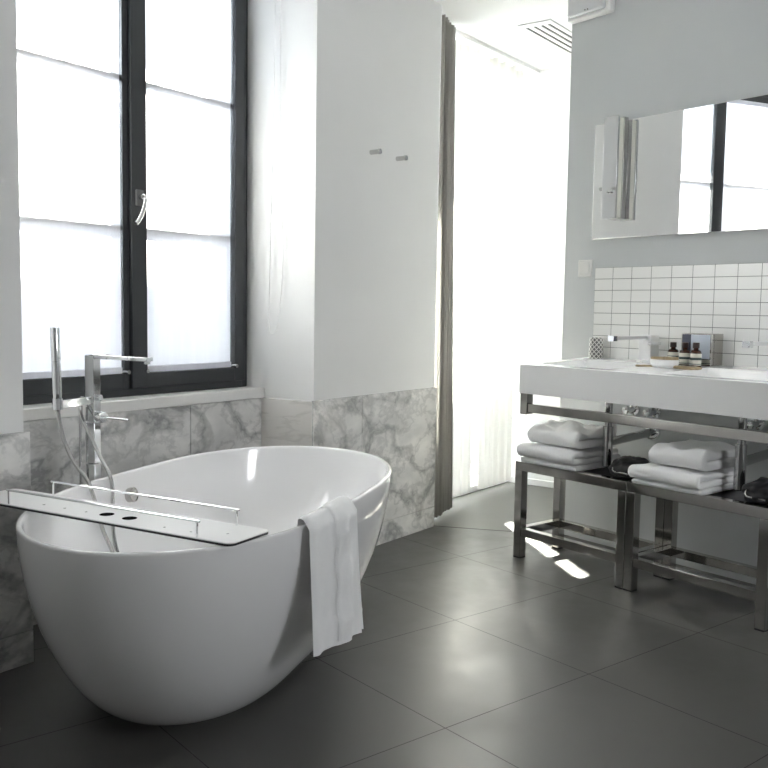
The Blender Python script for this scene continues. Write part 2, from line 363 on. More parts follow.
for z in (0.835, 2.3):
    mb().cyl(P(2.845, 2.855, z - 0.04), P(2.845, 2.855, z + 0.04), 0.007).build('hinge', 'satin', w1)

# blinds on the sashes
def blind(a, b, label):
    t = thing('roller_blind', label, 'blind', P((a + b) / 2, 2.871, 0.844), 'white blinds in the bath window')
    rows = []
    for j in range(3):
        z = 0.866 + (2.52 - 0.866) * j / 2
        rows.append([P(a + (b - a) * i / 24, 2.8705 + 0.0012 * math.sin(i * 1.9), z) for i in range(25)])
    mb().grid(rows).build('blind_fabric', 'blind', t)
    mb().box((a, 2.865, 0.847), (b, 2.8735, 0.871), 'sc').build('hem_bar', 'blind_hem', t, bevel=0.002)
    mb().box((a + 0.001, 2.857, 2.500), (b - 0.001, 2.8735, 2.525), 'sc').build('head_rail', 'blind_hem', t, bevel=0.003)
    for s in (a - 0.008, b + 0.008):
        mb().cyl(P(s, 2.836, 0.853), P(s, 2.866, 0.853), 0.008, 14).build('guide_clip', 'satin', t)
blind(1.648, 2.215, 'white fabric blind on the left window sash, behind the tub faucet')
blind(2.323, 2.791, 'white fabric blind on the right window sash, beside the window handle')

# bead chain on the right reveal
t = thing('blind_chain', 'thin white bead chain loop hanging on the white window reveal', 'chain', P(2.878, 2.69, 1.0))
mb().tube([P(2.881, 2.668, 2.598), P(2.881, 2.668, 2.2), P(2.882, 2.660, 1.7), P(2.883, 2.65, 1.30), P(2.880, 2.672, 1.06), P(2.877, 2.70, 0.995), P(2.875, 2.722, 1.06), P(2.876, 2.712, 1.5), P(2.877, 2.70, 2.0), P(2.878, 2.697, 2.598)], 0.0022, 6, 6).build('chain', 'plastic', t)

# robe hooks on the pillar
for s, z, lb in ((3.284, 1.808, 'small steel peg hook on the white pillar, left and higher one'), (3.486, 1.808, 'small steel peg hook on the white pillar, nearer the grey curtain')):
    t = thing('robe_hook', lb, 'hook', P(s, 2.49, z), 'pair of robe hooks')
    mb().cyl(P(s, 2.491, z), P(s, 2.443, z), 0.0105, 20).build('peg', 'satin', t)
    mb().lathe([(0.0105, 0), (0.0122, 0.001), (0.0122, 0.009), (0.0112, 0.011)], P(s, 2.446, z), -Bn, 20).build('peg_head', 'satin', t)

# ------------------------------------------------------------------ alcove window, curtains
w2 = thing('window_2', 'tall white framed glazed door behind the sheer curtain', 'window', P(4.55, 2.95, 0.04), kind='structure')
ring(mb(), s0 + rr + 0.002, 5.198, 0.038, 2.438, 0.05, 0.05, 0.06, 0.05, 2.96, 3.02).build('window_frame', 'plastic', w2, bevel=0.003)
mb().box((s0 + rr + 0.052, 2.988, 0.1), (5.148, 2.992, 2.388), 'sc').build('pane', 'glass', w2, smooth=False)
tag(mb().box((s0 + rr + 0.003, 2.632, 2.582), (5.197, 2.655, 2.5995), 'sc').build('curtain_rail', 'plastic', bevel=0.002), 'white ceiling curtain rail above the sheer curtain', 'curtain rail')
def sheer(a, b, label, seed):
    n = int((b - a) / 0.006); rows = []
    for j in range(17):
        z = 0.045 + (2.588 - 0.045) * j / 16; r = []
        for i in range(n + 1):
            s = a + (b - a) * i / n; amp = 0.012
            c = 2.678 + amp * math.sin(s * 58 + seed + 0.5 * math.sin(z * 1.3 + s * 7)) + 0.006 * math.sin(s * 131 + z)
            zz = z - (0.026 * abs(math.sin(s * 29 + seed)) if j == 16 else 0); r.append(P(s, c, zz))
        rows.append(r)
    return tag(mb().grid(rows).build('sheer_curtain', 'sheer'), label, 'curtain', 'sheer curtains at the alcove window')
sheer(4.215, 4.572, 'narrow white sheer curtain beside the taupe curtain at the alcove window', 0.3)
sheer(4.650, 5.04, 'wide white sheer curtain panel reaching the right end of the ceiling rail', 1.1)
dr = []
for j in range(13):
    f = j / 12; z = 0.025 + 2.555 * f; r = []
    for i in range(141):
        q = i / 140; s = 3.9135 + 0.2965 * q * (1 - 0.26 * f); base = 2.537 + 0.055 * q + 0.02 * q * q
        a_ = 0.022 * (0.85 + 0.3 * math.sin(q * 9)) * (1 - 0.25 * f)
        c = base + a_ * math.sin(1.9 + q * 36 + 0.35 * math.sin(z * 2.1 + q * 5)) + 0.004 * math.sin(q * 150)
        r.append(P(s + 0.006 * math.sin(q * 31 + z), c, z))
    dr.append(r)
tag(mb().grid(dr).build('drape', 'drape', solid=0.003), 'taupe grey pleated curtain hanging beside the white pillar', 'curtain')

# ceiling air vent
t = thing('ceiling_vent', 'white linear slot air vent in the alcove ceiling', 'vent', P(4.7, 2.235, CEIL))
vf = mb(); cs = [2.305, 2.262, 2.220, 2.180]; vs0, vs1 = 4.385, 5.05
edges = [2.333] + [x for c in cs for x in (c + 0.0075, c - 0.0075)] + [2.143]
for k in range(0, len(edges), 2): vf.box((vs0, edges[k + 1], CEIL - 0.006), (vs1, edges[k], CEIL + 0.001), 'sc')
vf.box((vs0 - 0.055, 2.143, CEIL - 0.006), (vs0, 2.333, CEIL + 0.001), 'sc').box((vs1, 2.143, CEIL - 0.006), (vs1 + 0.03, 2.333, CEIL + 0.001), 'sc')
vf.build('vent_frame', 'plastic', t, bevel=0.001)
for c in cs: mb().box((vs0, c - 0.0075, CEIL - 0.0015), (vs1, c + 0.0075, CEIL + 0.001), 'sc').build('slot', 'dark', t, smooth=False)

# emergency light on the vanity wall
t = thing('emergency_light', 'white emergency light box high on the blue-grey wall end', 'light', (3.5, 2.79, 2.50))
mb().box((3.455, 2.690, 2.487), (3.5, 2.937, 2.598)).build('back_box', 'plastic', t, bevel=0.008, seg=3)
mb().box((3.430, 2.708, 2.500), (3.458, 2.920, 2.596)).build('diffuser', 'lens', t, bevel=0.012, seg=3)
for y in (2.79, 2.775): mb().cyl((3.4305, y + 0.02, 2.512), (3.427, y + 0.02, 2.512), 0.003, 10).build('indicator', 'dark', t)

# switch plate
t = thing('light_switch', 'square white light switch on the blue-grey wall left of the tiles', 'switch', (3.5, 2.807, 1.318))
mb().box((3.489, 2.768, 1.278), (3.5, 2.850, 1.360)).build('plate', 'plastic', t, bevel=0.004, seg=3)
mb().box((3.484, 2.780, 1.290), (3.490, 2.838, 1.348)).build('rocker', 'plastic', t, bevel=0.003)

# tiled splashback
tl = mb().box((3.490, 1.20, 0.870), (3.5, 2.747, 1.3205)).build('trim_21', 'tiles', bevel=0.001); struct(tl)

# mirror and its lamp
t = thing('wall_mirror', 'wide frameless mirror reflecting the window above the tiles', 'mirror', (3.5, 2.08, 1.453))
mb().box((3.474, 1.38, 1.453), (3.48, 2.762, 1.984)).build('mirror_glass', 'mirror', t, bevel=0.0025)
mb().box((3.4802, 1.42, 1.49), (3.5, 2.72, 1.95)).build('mounting_panel', 'plastic', t)
t = thing('mirror_lamp', 'slim vertical chrome lamp clipped to the left end of the mirror', 'lamp', (3.437, 2.612, 1.535))
mb().box((3.398, 2.574, 1.537), (3.410, 2.651, 1.992)).build('front_plate', 'chrome', t, bevel=0.001)
mb().box((3.410, 2.580, 1.541), (3.446, 2.645, 1.988)).build('diffuser', 'opal', t, bevel=0.002)
mb().box((3.446, 2.574, 1.537), (3.473, 2.651, 1.992)).build('back_channel', 'satin', t, bevel=0.001)
mb().cyl((3.398, 2.600, 1.655), (3.391, 2.600, 1.655), 0.006, 14).cyl((3.398, 2.618, 1.655), (3.392, 2.618, 1.655), 0.004, 14).build('switch_button', 'satin', t)

# ------------------------------------------------------------------ bathtub
CO = [-0.53691, 0.00082, -0.01384, 0.32063, -0.00602, 0.00545, -0.00772, 0.02518, 0.00942]
TC = Vector((1.377, 2.463, 0)); TH0 = math.radians(36); TZ = 0.56; K0, OX, OY, PW, QW = 0.5305, -0.0411, 0.0027, 1.7227, 1.5126
def rim_r(a):
    v = CO[0]
    for k in range(1, 5): v += CO[2 * k - 1] * math.cos(k * (a - TH0)) + CO[2 * k] * math.sin(k * (a - TH0))
    return math.exp(v)
NT = 128; ANG = [2 * PI * i / NT for i in range(NT)]
def tring(k, off, z, inset=0.0):
    return [Vector((TC.x + off[0] + math.cos(a) * (k * rim_r(a) - inset), TC.y + off[1] + math.sin(a) * (k * rim_r(a) - inset), z)) for a in ANG]
def gout(t): return (1 - (1 - t) ** PW) ** (1 / QW)
def outer(z):
    g = gout(max(0.0, min(1.0, z / TZ))); return K0 + (1 - K0) * g, (OX * (1 - g), OY * (1 - g))
def inner(z):
    g = gout(max(0.0, min(1.0, (z - 0.10) / (TZ - 0.10)))); return K0 - 0.06 + (1 - K0 + 0.06 - 0.03) * g, (OX * (1 - g), OY * (1 - g))
tub = thing('bathtub', 'white oval freestanding bathtub below the dark window', 'bathtub', (TC.x, TC.y, 0))
rows = [tring(K0 * 0.97, (OX, OY), 0.0), tring(K0 * 0.995, (OX, OY), 0.003)]
for i in range(1, 22):
    z = 0.004 + (TZ - 0.012) * (i / 21) ** 1.35; k, o_ = outer(z); rows.append(tring(k, o_, z))
for d, z in ((0.001, 0.556), (0.0035, 0.559), (0.007, 0.56), (0.012, 0.56), (0.0155, 0.5585), (0.018, 0.555), (0.020, 0.549)): rows.append(tring(1.0, (0, 0), z, d))
for i in range(1, 20):
    z = 0.540 - (0.540 - 0.104) * (i / 19) ** 0.8; k, o_ = inner(z); rows.append(tring(k, o_, z))
k, o_ = inner(0.10)
for q, z in ((0.92, 0.097), (0.8, 0.094), (0.5, 0.092), (0.2, 0.091), (0.03, 0.090)): rows.append(tring(k * q, o_, z))
tm = mb().grid(rows, True); n0 = len(rows)
tm.f.append(tuple(range(NT))[::-1]); tm.f.append(tuple(range((n0 - 1) * NT, n0 * NT)))
tm.build('tub_shell', 'acrylic', tub, angle=60)
mb().grid([tring(K0 + 0.012, (OX, OY), 0.0), tring(K0 + 0.012, (OX, OY), 0.005), tring(K0 * 0.98, (OX, OY), 0.007)], True).build('base_trim', 'brushed', tub)
# overflow rosette on the inner wall
ov = Vector((1.213, 2.834, 0.482)); kz, oz = inner(0.479)
nrm = (Vector((TC.x, TC.y, 0)) - Vector((ov.x, ov.y, 0))); nrm = Vector((0.57, -0.80, 0.20)).normalized()
mb().lathe([(0.024, -0.014), (0.025, 0.006), (0.0245, 0.010), (0.021, 0.012), (0.020, 0.009), (0.004, 0.0085)], ov, nrm, 28).build('overflow_cover', 'polsteel', tub)
mb().lathe([(0.03, 0), (0.03, 0.004), (0.022, 0.006)], (1.34, 2.46, 0.088), Zv, 24).build('drain', 'chrome', tub)

# ------------------------------------------------------------------ floor-standing tub faucet
FX = Vector((1.138, 2.976, 0)); fd = Vector((0.36, -0.933, 0)).normalized(); fl = Vector((-0.933, -0.36, 0)).normalized()
t = thing('tub_faucet', 'tall chrome floor-standing faucet with hand shower behind the bathtub', 'faucet', FX)
fr = (FX, fd, fl, Zv)
mb().box((-0.05, -0.05, 0), (0.05, 0.05, 0.012), fr).build('base_plate', 'chrome', t, bevel=0.004)
cm = mb().box((-0.0225, -0.015, 0.012), (0.0225, 0.015, 0.575), fr); cm.build('column', 'chrome', t, bevel=0.0025)
mb().box((-0.0225, -0.015, 0.577), (0.0225, 0.015, 0.715), fr).build('valve_body', 'chrome', t, bevel=0.002)
cm = mb().box((-0.0225, -0.015, 0.717), (0.0225, 0.015, 0.945), fr).box((0.0225, -0.015, 0.930), (0.085, 0.015, 0.945), fr)
cm.build('spout_riser', 'chrome', t, bevel=0.004, seg=3)
sp = mb().box((0.085, -0.0135, 0.932), (0.105, 0.0135, 0.944), fr).box((0.105, -0.015, 0.931), (0.262, 0.015, 0.944), fr).build('spout', 'chrome', t, bevel=0.0015)
mb().cyl(FX + fd * 0.252 + Zv * 0.933, FX + fd * 0.252 + Zv * 0.922, 0.010, 18).build('aerator', 'chrome', sp)
kn = mb().lathe([(0.016, 0), (0.016, 0.010), (0.019, 0.012), (0.019, 0.028), (0.017, 0.031)], FX + fd * 0.0225 + Zv * 0.735, fd, 24).build('mixer_knob', 'chrome', t)
mb().cyl(FX + fd * 0.045 + Zv * 0.735, FX + fd * 0.13 + fl * -0.035 + Zv * 0.728, 0.0035, 12).build('lever', 'chrome', kn)
mb().lathe([(0.011, 0), (0.011, 0.016), (0.009, 0.018)], FX + fd * 0.0225 + Zv * 0.80, fd, 18).build('diverter_knob', 'chrome', t)
HS = Vector((0.988, 2.882, 0.79)); bd_ = (HS - (FX + Zv * 0.79)); bd_.z = 0; L_ = bd_.length; bd_.normalize(); bp = Zv.cross(bd_)
br = mb().box((0.012, -0.012, 0.778), (L_ - 0.010, 0.012, 0.804), (FX, bd_, bp, Zv)).build('bracket', 'chrome', t, bevel=0.002)
mb().lathe([(0.0165, 0), (0.0165, 0.034)], HS + Zv * -0.014, Zv, 20).build('holder', 'chrome', br)
hsm = mb().lathe([(0.007, -0.020), (0.010, -0.012), (0.0135, 0.02), (0.0145, 0.04), (0.0145, 0.135), (0.0136, 0.136), (0.0136, 0.139), (0.0148, 0.14), (0.0148, 0.244), (0.0135, 0.247)], HS, Vector((-0.020, 0.004, 1)), 24).build('hand_shower', 'chrome', t)
h1 = [(0.988, 2.881, 0.778), (0.985, 2.853, 0.732), (0.986, 2.822, 0.685), (0.995, 2.788, 0.635), (1.007, 2.758, 0.602), (1.016, 2.733, 0.583), (1.023, 2.712, 0.560), (1.028, 2.704, 0.536), (1.042, 2.716, 0.504), (1.062, 2.716, 0.422), (1.086, 2.706, 0.353), (1.11, 2.68, 0.29)]
h2 = [(1.101, 2.987, 0.774), (1.096, 2.97, 0.742), (1.099, 2.935, 0.706), (1.112, 2.876, 0.637), (1.117, 2.838, 0.602), (1.120, 2.808, 0.580), (1.120, 2.780, 0.553), (1.122, 2.772, 0.513), (1.120, 2.768, 0.479), (1.112, 2.745, 0.402), (1.113, 2.722, 0.338), (1.13, 2.69, 0.28)]
loop = [(1.15, 2.62, 0.21), (1.20, 2.55, 0.16), (1.25, 2.55, 0.17), (1.20, 2.63, 0.225)]
hose = mb().tube(h1 + loop + h2[::-1], 0.0062, 10, 8).build('hose', 'satin', t)
mb().cyl(Vector((1.101, 2.987, 0.772)), Vector((1.101, 2.987, 0.80)), 0.0085, 14).cyl(Vector((1.101, 2.987, 0.795)), FX + Zv * 0.795, 0.008, 12).build('hose_connector', 'chrome', t)
mb().cyl(Vector((1.100, 2.991, 0.0)), Vector((1.100, 2.991, 0.765)), 0.004, 12).build('riser_pipe', 'satin', t)

# ------------------------------------------------------------------ bath tray
td = Vector((-0.375, 0.927, 0)).normalized(); tp = Vector((0.927, 0.375, 0)).normalized(); T0 = Vector((1.010, 1.806, 0.5602))
tfr = (T0, td, tp, Zv); TL = 0.93; TW = 0.158
def rrect(L, W, r, n=6):
    pts = []
    for cx, cy, a0 in ((r, r, PI), (L - r, r, 1.5 * PI), (L - r, W - r, 0), (r, W - r, 0.5 * PI)):
        for i in range(n + 1):
            a = a0 + i / n * PI / 2; pts.append((cx + r * math.cos(a), cy + r * math.sin(a)))
    return pts
def tprism(poly, z0, z1):
    n = len(poly); g = lambda x, y, z: T0 + td * x + tp * y + Zv * z
    return mb().add([g(x, y, z0) for x, y in poly] + [g(x, y, z1) for x, y in poly], [tuple(range(n))[::-1], tuple(range(n, 2 * n))] + [(i, (i + 1) % n, n + (i + 1) % n, n + i) for i in range(n)])
t = thing('bath_tray', 'long white bath tray with two wire rails lying across the bathtub', 'tray', T0)
tprism(rrect(TL, TW, 0.02), 0.0055, 0.008).build('tray_top', 'tray', t, angle=30)
tprism(rrect(TL, TW, 0.02), 0.0, 0.0055).build('tray_edge', 'black', t, angle=30)
def tpt(x, y, z): return T0 + td * x + tp * y + Zv * z
for y, x0, x1, hh in ((0.006, 0.105, 0.766, 0.046), (0.148, 0.10, 0.757, 0.047)):
    rm = mb().tube([tpt(x0, y, 0.008), tpt(x0, y, 0.02), tpt(x0, y, hh - 0.003), tpt(x0 + 0.003, y, hh), tpt(x0 + 0.02, y, hh), tpt((x0 + x1) / 2, y, hh), tpt(x1 - 0.02, y, hh), tpt(x1 - 0.003, y, hh), tpt(x1, y, hh - 0.003), tpt(x1, y, 0.02), tpt(x1, y, 0.008)], 0.0031, 10, 4)
    rm.build('rail', 'chrome', t)
for x, y, r in ((0.455, 0.060, 0.019), (0.375, 0.060, 0.019)): mb().lathe([(r, 0), (r, 0.0004)], tpt(x, y, 0.0081), Zv, 24).build('cup_hole', 'hole', t)
for x, y in ((0.065, 0.07), (0.15, 0.036), (0.235, 0.036), (0.52, 0.05), (0.60, 0.05), (0.68, 0.05)): mb().lathe([(0.0035, 0), (0.0035, 0.0006)], tpt(x, y, 0.0081), Zv, 12).build('screw', 'satin', t)

# ------------------------------------------------------------------ towel over the tub rim
def hung_towel():
    a0 = math.atan2(1.885 - TC.y, 1.255 - TC.x); a1 = math.atan2(2.015 - TC.y, 1.50 - TC.x)
    nu = 30
    def pos(u, v, lift):
        a = a0 + (a1 - a0) * u; r = rim_r(a); er = Vector((math.cos(a), math.sin(a), 0))
        base = Vector((TC.x, TC.y, 0)) + er * r
        # outward normal of the hang direction
        nn = Vector((0.50, -0.866, 0))
        w = 0.006 * math.sin(u * 11 + v * 2) * v + 0.003 * math.sin(u * 23 + 1)
        if v < 0:      # inside
            q = base - er * (0.030 + 0.012 * min(1, -v)) ; q.z = TZ - 0.012 - 0.055 * (-v) ; return q - er * lift * 0.6
        if v < 0.12:
            f = v / 0.12; q = base - er * 0.026 * (1 - f) + nn * 0.010 * f; q.z = TZ + 0.003 + 0.008 * math.sin(PI * min(1, f * 0.9 + 0.1)) - 0.012 * f * f; return q + Zv * lift + nn * lift * f
        f = (v - 0.12) / 0.88; q = base + nn * (0.010 + 0.012 * f + w) + Vector((0.866, 0.5, 0)) * (0.030 * f * u * u - 0.006 * f * (1 - u))
        q.z = TZ - 0.009 - (0.322 + 0.052 * u * u + 0.008 * math.sin(u * 5.0)) * f; return q + nn * (lift + 0.014 * (1 / (1 + math.exp(-(u - 0.38) * 60))) - 0.010 * max(0.0, u - 0.6) + 0.006 * math.exp(-((u - 0.12) * 9) ** 2) + 0.004 * math.sin(v * 21 + u * 6) * (1 - abs(2 * u - 1)))
    vv = [-1, -0.5, -0.1, 0.0, 0.03, 0.06, 0.09, 0.12] + [0.12 + 0.88 * i / 30 for i in range(1, 31)]
    t = thing('hand_towel', 'white terry towel draped over the near rim of the bathtub', 'towel', (1.38, 1.93, 0.24))
    def sheet(u0, u1, vmax, lift, th):
        front, back = [], []
        for v in vv:
            if v > vmax: continue
            ridge = 0.003 if 0.80 < v < 0.835 else 0.0
            rf, rb = [], []
            for i in range(nu + 1):
                q = i / nu; u = u0 + (u1 - u0) * q; e = min(1.0, min(q, 1 - q) * nu / 1.6); e = math.sqrt(e) if e < 1 else 1
                rf.append(pos(u, v, lift + th * 0.5 + (th * 0.5 + ridge) * e)); rb.append(pos(u, v, lift + th * 0.5 - th * 0.5 * e))
            front.append(rf + rb[::-1])
        g = mb().grid(front, True); n = len(front[0])
        for k in (0, len(front) - 1):
            for i in range(nu): g.f.append((k * n + i, k * n + i + 1, k * n + n - 2 - i, k * n + n - 1 - i))
        return g
    sheet(0.0, 1.0, 1.0, 0.002, 0.010).build('towel_cloth', 'towel', t, angle=80)
    sheet(0.385, 0.995, 0.99, 0.0115, 0.005).build('towel_fold', 'towel', t, angle=80)
hung_towel()

# ------------------------------------------------------------------ double washbasin
DECK = lambda x: 0.877 + 0.0392 * (x - 2.99)
t = thing('washbasin', 'long white double washbasin block on the blue-grey wall', 'sink', (3.5, 2.07, 0.747))
Y0, Y1 = 1.39, 2.75; bas = ((2.31, 2.69), (1.50, 2.06)); BX0, BX1 = 3.045, 3.365
xs = sorted({2.99, 2.994, BX0, BX0 + 0.004, BX0 + 0.02, BX1 - 0.03, BX1 - 0.005, BX1, 3.44, 3.489} | {BX0 + 0.02 + i * 0.045 for i in range(1, 6)})
ys = sorted({Y0, Y0 + 0.004, Y1 - 0.004, Y1} | {y for a, b in bas for y in (a, a + 0.004, a + 0.02, b - 0.02, b - 0.004, b, (a + b) / 2)} | {2.1, 2.2})
def top_z(x, y):
    z = DECK(x)
    for a, b in bas:
        d = min(x - BX0, BX1 - x, y - a, b - y)
        if d > 1e-6: z -= 0.085 * min(1.0, (d / 0.02)) ** 0.7 + 0.01 * min(1, d / 0.1)
    if x < 2.992 or y < Y0 + .002 or y > Y1 - .002: z -= 0.003
    return z
sm = mb(); rows = [[Vector((x, y, top_z(x, y))) for y in ys] for x in xs]; sm.grid(rows)
zb = 0.747; bot = [[Vector((x, y, zb)) for y in (Y0, Y1)] for x in (2.99, 3.489)]
per = [rows[0][j] for j in range(len(ys))] + [rows[i][-1] for i in range(1, len(xs))] + [rows[-1][j] for j in range(len(ys) - 2, -1, -1)] + [rows[i][0] for i in range(len(xs) - 2, 0, -1)]
n = len(per); sm.add([p_.copy() for p_ in per] + [Vector((p_.x, p_.y, zb)) for p_ in per], [(i, (i + 1) % n, n + (i + 1) % n, n + i) for i in range(n)] + [tuple(range(n, 2 * n))])
sm.build('basin_block', 'ceramic', t, angle=28)
fm = mb().box((2.995, 2.707, 0.653), (3.035, 2.747, 0.7475)).box((2.995, 1.393, 0.653), (3.035, 1.433, 0.7475)).box((3.000, 1.40, 0.664), (3.030, 2.74, 0.702))
fm.build('towel_bar', 'polsteel', t, bevel=0.0015)
for a, b in bas: mb().lathe([(0.026, 0), (0.026, 0.004), (0.018, 0.005)], (3.2, (a + b) / 2, 0.7925), Zv, 20).build('drain', 'chrome', t)

# basin faucets
def basin_faucet(label):
    y = 2.385
    t = thing('basin_faucet', label, 'faucet', (3.42, y, DECK(3.42)), 'basin faucets'); z0 = DECK(3.42)
    mb().box((3.385, y - 0.036, z0 - 0.002), (3.460, y + 0.036, z0 + 0.012)).build('base_plate', 'chrome', t, bevel=0.002)
    mb().box((3.392, y - 0.031, z0 + 0.012), (3.455, y + 0.031, 1.014)).build('body', 'brushed', t, bevel=0.002)
    s_ = mb().box((3.175, y - 0.012, 0.995), (3.393, y + 0.012, 1.010)).build('spout', 'brushed', t, bevel=0.001)
    mb().box((3.150, y - 0.015, 0.988), (3.178, y + 0.015, 1.013)).build('spout_tip', 'chrome', s_, bevel=0.002)
    mb().box((3.37, y - 0.052, 0.972), (3.44, y - 0.031, 0.984)).build('lever', 'chrome', t, bevel=0.002)
    return t
f1 = basin_faucet('chrome basin faucet with long flat spout, nearest the patterned tumbler')
dup(f1, (0, -0.61, 0), 'chrome basin faucet with long flat spout, right of the steel box at the frame edge')

# bottle traps and valves under the basin
def bottle_trap(label):
    x, y = 3.13, 2.366; t = thing('bottle_trap', label, 'drain trap', (x, y, 0.47), 'chrome bottle traps')
    mb().lathe([(0.014, 0.0), (0.0215, 0.004), (0.0215, 0.155), (0.016, 0.16), (0.016, 0.29)], (x, y, 0.457), Zv, 28).build('trap_body', 'darkchrome', t)
    mb().lathe([(0.022, 0), (0.022, 0.018)], (x, y, 0.612), Zv, 28).build('collar', 'darkchrome', t)
    mb().cyl((x + 0.01, y, 0.562), (3.49, 2.400, 0.574), 0.019, 24).build('outlet_pipe', 'darkchrome', t)
    mb().lathe([(0.020, 0.0), (0.032, 0.003), (0.039, 0.012), (0.041, 0.02)], (3.48, 2.399, 0.574), Vector((1, 0, 0)), 28).build('wall_flange', 'chrome', t)
    return t
bt = bottle_trap('chrome bottle trap and wall pipe between the two towel stacks')
dup(bt, (0, -0.605, 0), 'chrome bottle trap right of the right towel stack')
def valve(label):
    y = 2.50; z = 0.668; t = thing('angle_valve', label, 'valve', (3.5, y, z), 'angle valves under the washbasin')
    mb().lathe([(0.026, 0), (0.026, 0.006), (0.014, 0.01), (0.012, 0.05)], (3.5, y, z), Vector((-1, 0, 0)), 20).build('valve_body', 'chrome', t)
    mb().lathe([(0.010, 0), (0.019, 0.004), (0.021, 0.014), (0.017, 0.026), (0.008, 0.029)], (3.45, y, z), Vector((-1, 0.12, -0.1)), 8).build('valve_knob', 'chrome', t)
    mb().tube([(3.468, y - 0.004, z), (3.466, y - 0.008, z + 0.03), (3.45, y - 0.02, z + 0.06), (3.42, y - 0.03, 0.75)], 0.0055, 8, 4).build('supply_hose', 'satin', t)
    return t
v1 = valve('small chrome angle valve just right of the left bottle trap')
dup(v1, (0, -0.115, 0), 'small chrome angle valve above the flange of the left bottle trap')
dup(v1, (0, -0.605, 0), 'small chrome angle valve just right of the right bottle trap')

# ------------------------------------------------------------------ steel benches
def bench(label):
    x0, x1, y0, y1 = 2.99, 3.295, 2.162, 2.760; L = 0.04
    t = thing('steel_bench', label, 'bench', ((x0 + x1) / 2, (y0 + y1) / 2, 0), 'steel towel benches')
    for x in (x0, x1 - L):
        for y in (y0, y1 - L):
            lg = mb().box((x, y, 0.006), (x + L, y + L, 0.40)).build('leg', 'polsteel', t, bevel=0.0012)
            mb().box((x + 0.001, y + 0.001, 0.0), (x + L - 0.001, y + L - 0.001, 0.006)).build('foot_pad', 'seal', lg)
    tf = mb().box((x0, y0, 0.40), (x0 + L, y1, 0.44)).box((x1 - L, y0, 0.40), (x1, y1, 0.44)).box((x0 + L, y0, 0.40), (x1 - L, y0 + L, 0.44)).box((x0 + L, y1 - L, 0.40), (x1 - L, y1, 0.44))
    tf.build('seat_frame', 'polsteel', t, bevel=0.0012)
    mb().box((x0 + L, y0 + L, 0.425), (x1 - L, y1 - L, 0.437)).build('seat_panel', 'black', t)
    for lo, hi in (((x0 + 0.003, y0 + L, 0.102), (x0 + L - 0.003, y1 - L, 0.138)), ((x1 - L + 0.003, y0 + L, 0.102), (x1 - 0.003, y1 - L, 0.138)), ((x0 + L, y0 + 0.003, 0.102), (x1 - L, y0 + L - 0.003, 0.138)), ((x0 + L, y1 - L + 0.003, 0.102), (x1 - L, y1 - 0.003, 0.138))):
        mb().box(lo, hi).build('stretcher', 'polsteel', t, bevel=0.0012)
    return t
b1 = bench('polished steel bench under the left end of the washbasin')
dup(b1, (0, -0.600, 0), 'polished steel bench at the right, beside the frame edge')

# ------------------------------------------------------------------ folded towels
def folded_towel(name, label, x0, x1, y0, y1, z0, h, layers, seed, group, tilt=0.0, crumple=0.0):
    t = thing(name, label, 'towel', ((x0 + x1) / 2, (y0 + y1) / 2, z0), group)
    th = h / layers * 0.5; D = x1 - x0
    # serpentine centre line in x-z, folds alternate front and back
    path = []
    for k in range(layers):
        z = th + k * 2 * th; a, b = (D - th, th) if (k + layers) % 2 == 0 else (th, D - th)
        for i in range(13): path.append((a + (b - a) * i / 12, z))
        if k < layers - 1:
            cx = b; sgn = -1 if (k + layers) % 2 == 0 else 1
            for i in range(1, 6):
                ph = -PI / 2 + PI * i / 6; path.append((cx + sgn * th * math.cos(ph), z + th + th * math.sin(ph)))
    path.append((path[-1][0] + 0.001, path[-1][1]))
    L, Rr = [], []
    for i, p_ in enumerate(path):
        q0, q1 = path[max(i - 1, 0)], path[min(i + 1, len(path) - 1)]; tx, tz = q1[0] - q0[0], q1[1] - q0[1]; l = math.hypot(tx, tz) or 1
        nx, nz = -tz / l, tx / l; w = th * 0.90; L.append((p_[0] + nx * w, p_[1] + nz * w)); Rr.append((p_[0] - nx * w, p_[1] - nz * w))
    prof = L + Rr[::-1]; ny = 22; rows = []
    for j in range(ny + 1):
        q = j / ny; y = y0 + (y1 - y0) * q; e = min(q, 1 - q) * ny; sh = 1.0 if e >= 2 else (0.90 + 0.05 * e); row = []
        for (px, pz) in prof:
            sx = D / 2 + (px - D / 2) * (0.96 + 0.04 * sh); zz = pz * (0.93 + 0.07 * sh)
            nv = 1.25 * noise.noise(Vector((px * 11 + seed, y * 9, pz * 16))); n2 = noise.noise(Vector((seed + 5, y * 5, px * 6)))
            sag = -0.06 * h * (pz / h) * (2 * abs(q - 0.5)) ** 2
            top = max(0, pz / h - 0.6) * crumple
            row.append(Vector((x0 + sx + 0.005 * nv + tilt * (y - y0), y + 0.004 * n2 + 0.006 * noise.noise(Vector((seed, pz * 30, px * 8))), z0 + max(0.0005, zz + sag + 0.0045 * nv * min(1, pz / 0.02) + top * noise.noise(Vector((px * 13, y * 11, seed)))))))
        rows.append(row)
    g = mb().grid(rows, True); n = len(prof); m2 = len(L)
    for k in (0, ny):
        for i in range(m2 - 1): g.f.append((k * n + i, k * n + i + 1, k * n + n - 2 - i, k * n + n - 1 - i))
    g.build('folded_cloth', 'towel', t, angle=180, subd=1)
    return t
ZS = 0.4405
folded_towel('bath_towel', 'thick folded white towel at the bottom of the left stack', 2.955, 3.275, 2.405, 2.722, ZS, 0.088, 3, 1.3, 'folded towels on the benches', 0.0, 0.03)
folded_towel('bath_towel', 'rumpled folded white towel on top of the left stack', 2.985, 3.265, 2.408, 2.685, ZS + 0.093, 0.078, 2, 4.1, 'folded towels on the benches', 0.0, 0.13)
